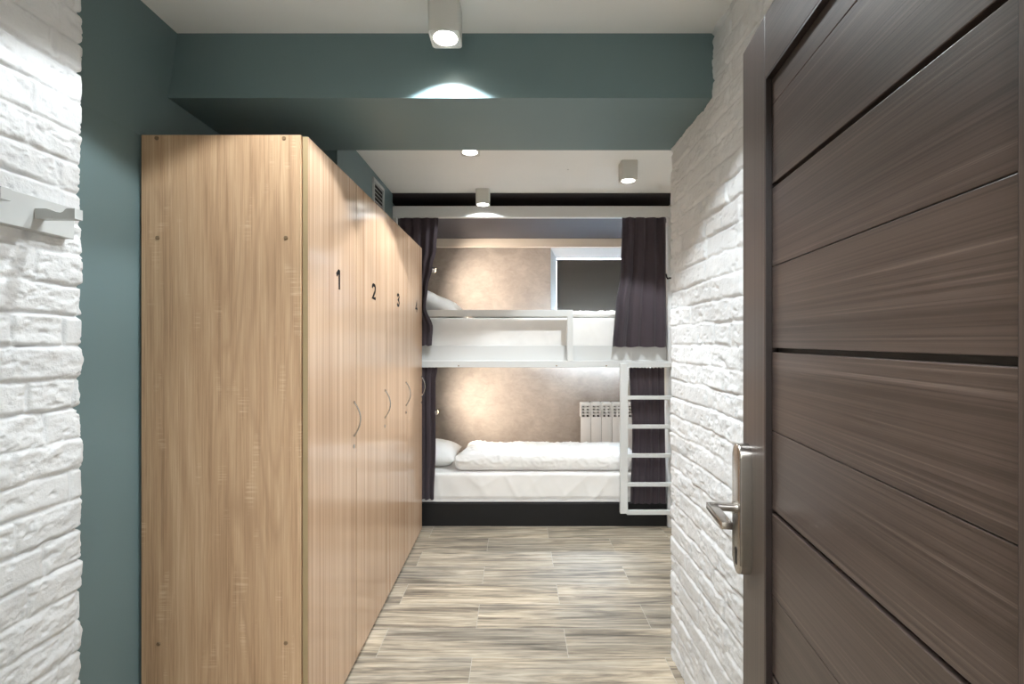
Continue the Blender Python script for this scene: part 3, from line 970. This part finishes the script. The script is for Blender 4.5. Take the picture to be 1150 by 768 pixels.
# ------------------------------------------------------------------ reading lamps
def reading_lamp(z, hx_, aim, label, energy):
    base = Vector((-0.955, 3.98, z + 0.02))
    t_ = thing('reading_lamp', base, label, 'lamp', 'reading lamps')
    b = newbm(); add_cyl(b, base - Vector((.001, 0, 0)), base + Vector((.018, 0, 0)), 0.032, 0.030, n=28); obj('base', b, M['steel'], t_, smooth=True, angle=40)
    tip = Vector((hx_, 3.95, z))
    d = (Vector(aim) - tip).normalized()
    back = tip - d * 0.075
    b = newbm()
    p0 = base + Vector((.015, 0, 0)); p1 = p0 + Vector((.09, 0, .045)); p2 = back - d * .05
    pts = []
    for k in range(15):
        u = k / 14
        pts.append(p0 * (1 - u) ** 3 + 3 * p1 * u * (1 - u) ** 2 + 3 * p2 * u * u * (1 - u) + back * u ** 3)
    add_tube(b, pts, 0.0055, 10)
    obj('gooseneck', b, M['steel'], t_, smooth=True)
    b = newbm(); add_cyl(b, back - d * .004, tip, 0.017, 0.026, n=28)
    hdm = obj('lamp_head', b, M['steel'], t_, smooth=True, angle=40)
    b = newbm(); add_cyl(b, tip + d * .0002, tip + d * .0025, 0.0225, n=24)
    obj('bulb', b, M['warm_bulb'], hdm)
    L = bpy.data.lights.new('reading_light', 'SPOT'); L.energy = energy; L.color = (1.0, 0.85, 0.70)
    L.spot_size = math.radians(128); L.spot_blend = 1.0; L.shadow_soft_size = 0.02
    lo = bpy.data.objects.new('reading_light', L); C.objects.link(lo); lo.parent = t_
    lo.location = tip + d * .012 - base
    lo.rotation_euler = d.to_track_quat('-Z', 'Y').to_euler()
RL = 27.0
reading_lamp(1.955, -0.668, (0.22, 4.55, 1.74), 'small warm reading lamp on a bent arm in the upper bunk, over its pillow', RL)
reading_lamp(0.80, -0.650, (0.12, 4.55, 0.86), 'small warm reading lamp behind the lower left curtain', RL)

# ------------------------------------------------------------------ ceiling spot lamps
SPOT = 26.0
def spot_lamp(x, y, label, energy=SPOT, h=0.112, w=0.098, col=(0.89, 0.96, 1.0), rec=0.034, cone=108):
    o = thing('ceiling_spot_lamp', (x, y, CEIL - h), label, 'lamp', 'square ceiling spot lamps')
    z0 = CEIL - h
    b = newbm()
    def ring(half, rad, z, n=8):
        vs = []
        for (sx, sy, a0) in ((1, 1, 0), (-1, 1, PI / 2), (-1, -1, PI), (1, -1, 1.5 * PI)):
            for k in range(n):
                a = a0 + PI / 2 * k / (n - 1)
                vs.append(b.verts.new((x + sx * (half - rad) + rad * math.cos(a), y + sy * (half - rad) + rad * math.sin(a), z)))
        return vs
    H = w / 2
    rs = [ring(H, .012, CEIL), ring(H, .012, z0 + .002), ring(H - .0015, .011, z0), ring(H - .0045, .010, z0), ring(H - .0055, .009, z0 + .0025)]
    for zz in (z0 + .0025, z0 + rec):
        rs.append([b.verts.new((x + .039 * math.cos(2 * PI * (i + .5) / len(rs[2])), y + .039 * math.sin(2 * PI * (i + .5) / len(rs[2])), zz)) for i in range(len(rs[2]))])
    for a_, c_ in zip(rs[:-1], rs[1:]):
        m_ = len(a_)
        for k in range(m_):
            b.faces.new((a_[k], a_[(k + 1) % m_], c_[(k + 1) % m_], c_[k]))
    b.faces.new(rs[-1]); b.faces.new(rs[0][::-1])
    hs = obj('housing', b, M['lamp_white'], o, smooth=True, angle=35)
    b = newbm(); add_cyl(b, (x, y, z0 + rec), (x, y, z0 + rec - .006), 0.034, 0.031, n=32); obj('bulb', b, M['bulb'], hs)
    L = bpy.data.lights.new('spot_light', 'SPOT'); L.energy = energy; L.color = col
    L.spot_size = math.radians(cone); L.spot_blend = 0.2; L.shadow_soft_size = 0.018
    lo = bpy.data.objects.new('spot_light', L); C.objects.link(lo); lo.parent = o
    lo.location = (0, 0, rec - 0.009)
    return o
spot_lamp(-0.226, 1.545, 'square white ceiling spot in front of the teal beam', energy=34, h=.107, rec=.034, cone=116)
spot_lamp(-0.236, 2.465, 'square white ceiling spot half hidden just behind the teal beam', energy=50)
spot_lamp(-0.236, 3.440, 'square white ceiling spot just in front of the bunk top rail', energy=10, h=.104, rec=.026, cone=150)
spot_lamp(0.672, 2.905, 'square white ceiling spot near the right wall above the ladder', energy=50)
# two more of the same lamps, above the frame
spot_lamp(-0.63, 1.22, 'square white ceiling spot near the left brick wall', energy=22, rec=.028, cone=122)
spot_lamp(0.20, 1.25, 'square white ceiling spot near the open door', energy=24)

b = newbm()
t = bmesh.new(); bmesh.ops.create_uvsphere(t, u_segments=20, v_segments=10, radius=0.007)
bmesh.ops.scale(t, vec=(1, 1, .35), verts=t.verts[:]); merge(b, t)
xd = (638 - 579.7) * 3.02 / 543
bmesh.ops.translate(b, vec=(xd, 3.02, CEIL - 0.001), verts=b.verts[:])
tag(obj('ceiling_button', b, M['lamp_white'], origin=(xd, 3.02, CEIL), smooth=True), 'tiny white button on the ceiling between the spot lamps', 'ceiling fitting')

# unseen fill lamp added behind the camera to light the room front
cl = thing('added_fill_lamp', (0, -0.75, CEIL - 0.05), 'unseen flat square fill lamp added on the corridor ceiling', 'lamp')
b = newbm(); add_box(b, -0.32, 0.32, -1.07, -0.43, CEIL - 0.05, CEIL, 0.004); obj('housing', b, M['lamp_white'], cl)  # housing of the added fill lamp
b = newbm(); add_box(b, -0.30, 0.30, -1.05, -0.45, CEIL - 0.053, CEIL - 0.049); obj('added_diffuser', b, emit('added_fill_diffuser', (1, .97, .93, 1), 3), cl)
L = bpy.data.lights.new('added_fill_light', 'AREA'); L.shape = 'SQUARE'; L.size = 0.6; L.energy = 36; L.color = (.90, .96, 1)
lo = bpy.data.objects.new('added_fill_light', L); C.objects.link(lo); lo.parent = cl; lo.location = (0, 0, -0.012)

# daylight outside the window
L = bpy.data.lights.new('daylight', 'AREA'); L.shape = 'RECTANGLE'; L.size = 0.72; L.size_y = 0.90; L.energy = 280; L.color = (0.72, 0.84, 1.0)
lo = bpy.data.objects.new('daylight', L); C.objects.link(lo)
lo.location = (0.724, 4.80, 1.76); lo.rotation_euler = (math.radians(-90), 0, 0)

w = bpy.data.worlds.new('world'); S.world = w; w.use_nodes = True
w.node_tree.nodes['Background'].inputs['Color'].default_value = (0.75, 0.85, 1.0, 1)
w.node_tree.nodes['Background'].inputs['Strength'].default_value = 0.6

# ------------------------------------------------------------------ camera and view
cam = bpy.data.cameras.new('camera'); co = bpy.data.objects.new('camera', cam); C.objects.link(co)
co.location = (0, 0, HC); co.rotation_euler = (math.radians(90), 0, 0)
cam.sensor_fit = 'HORIZONTAL'; cam.sensor_width = 36.0; cam.lens = 543 / 1150 * 36
cam.shift_x = -4.7 / 1150; cam.shift_y = -1.3 / 1150
cam.clip_start = 0.02
S.camera = co
S.view_settings.view_transform = 'Standard'
S.view_settings.look = 'None'
S.view_settings.gamma = 1.0
S.view_settings.use_curve_mapping = False
S.view_settings.exposure = 0.86
try:
    S.cycles.max_bounces = 10; S.cycles.diffuse_bounces = 6
except Exception:
    pass
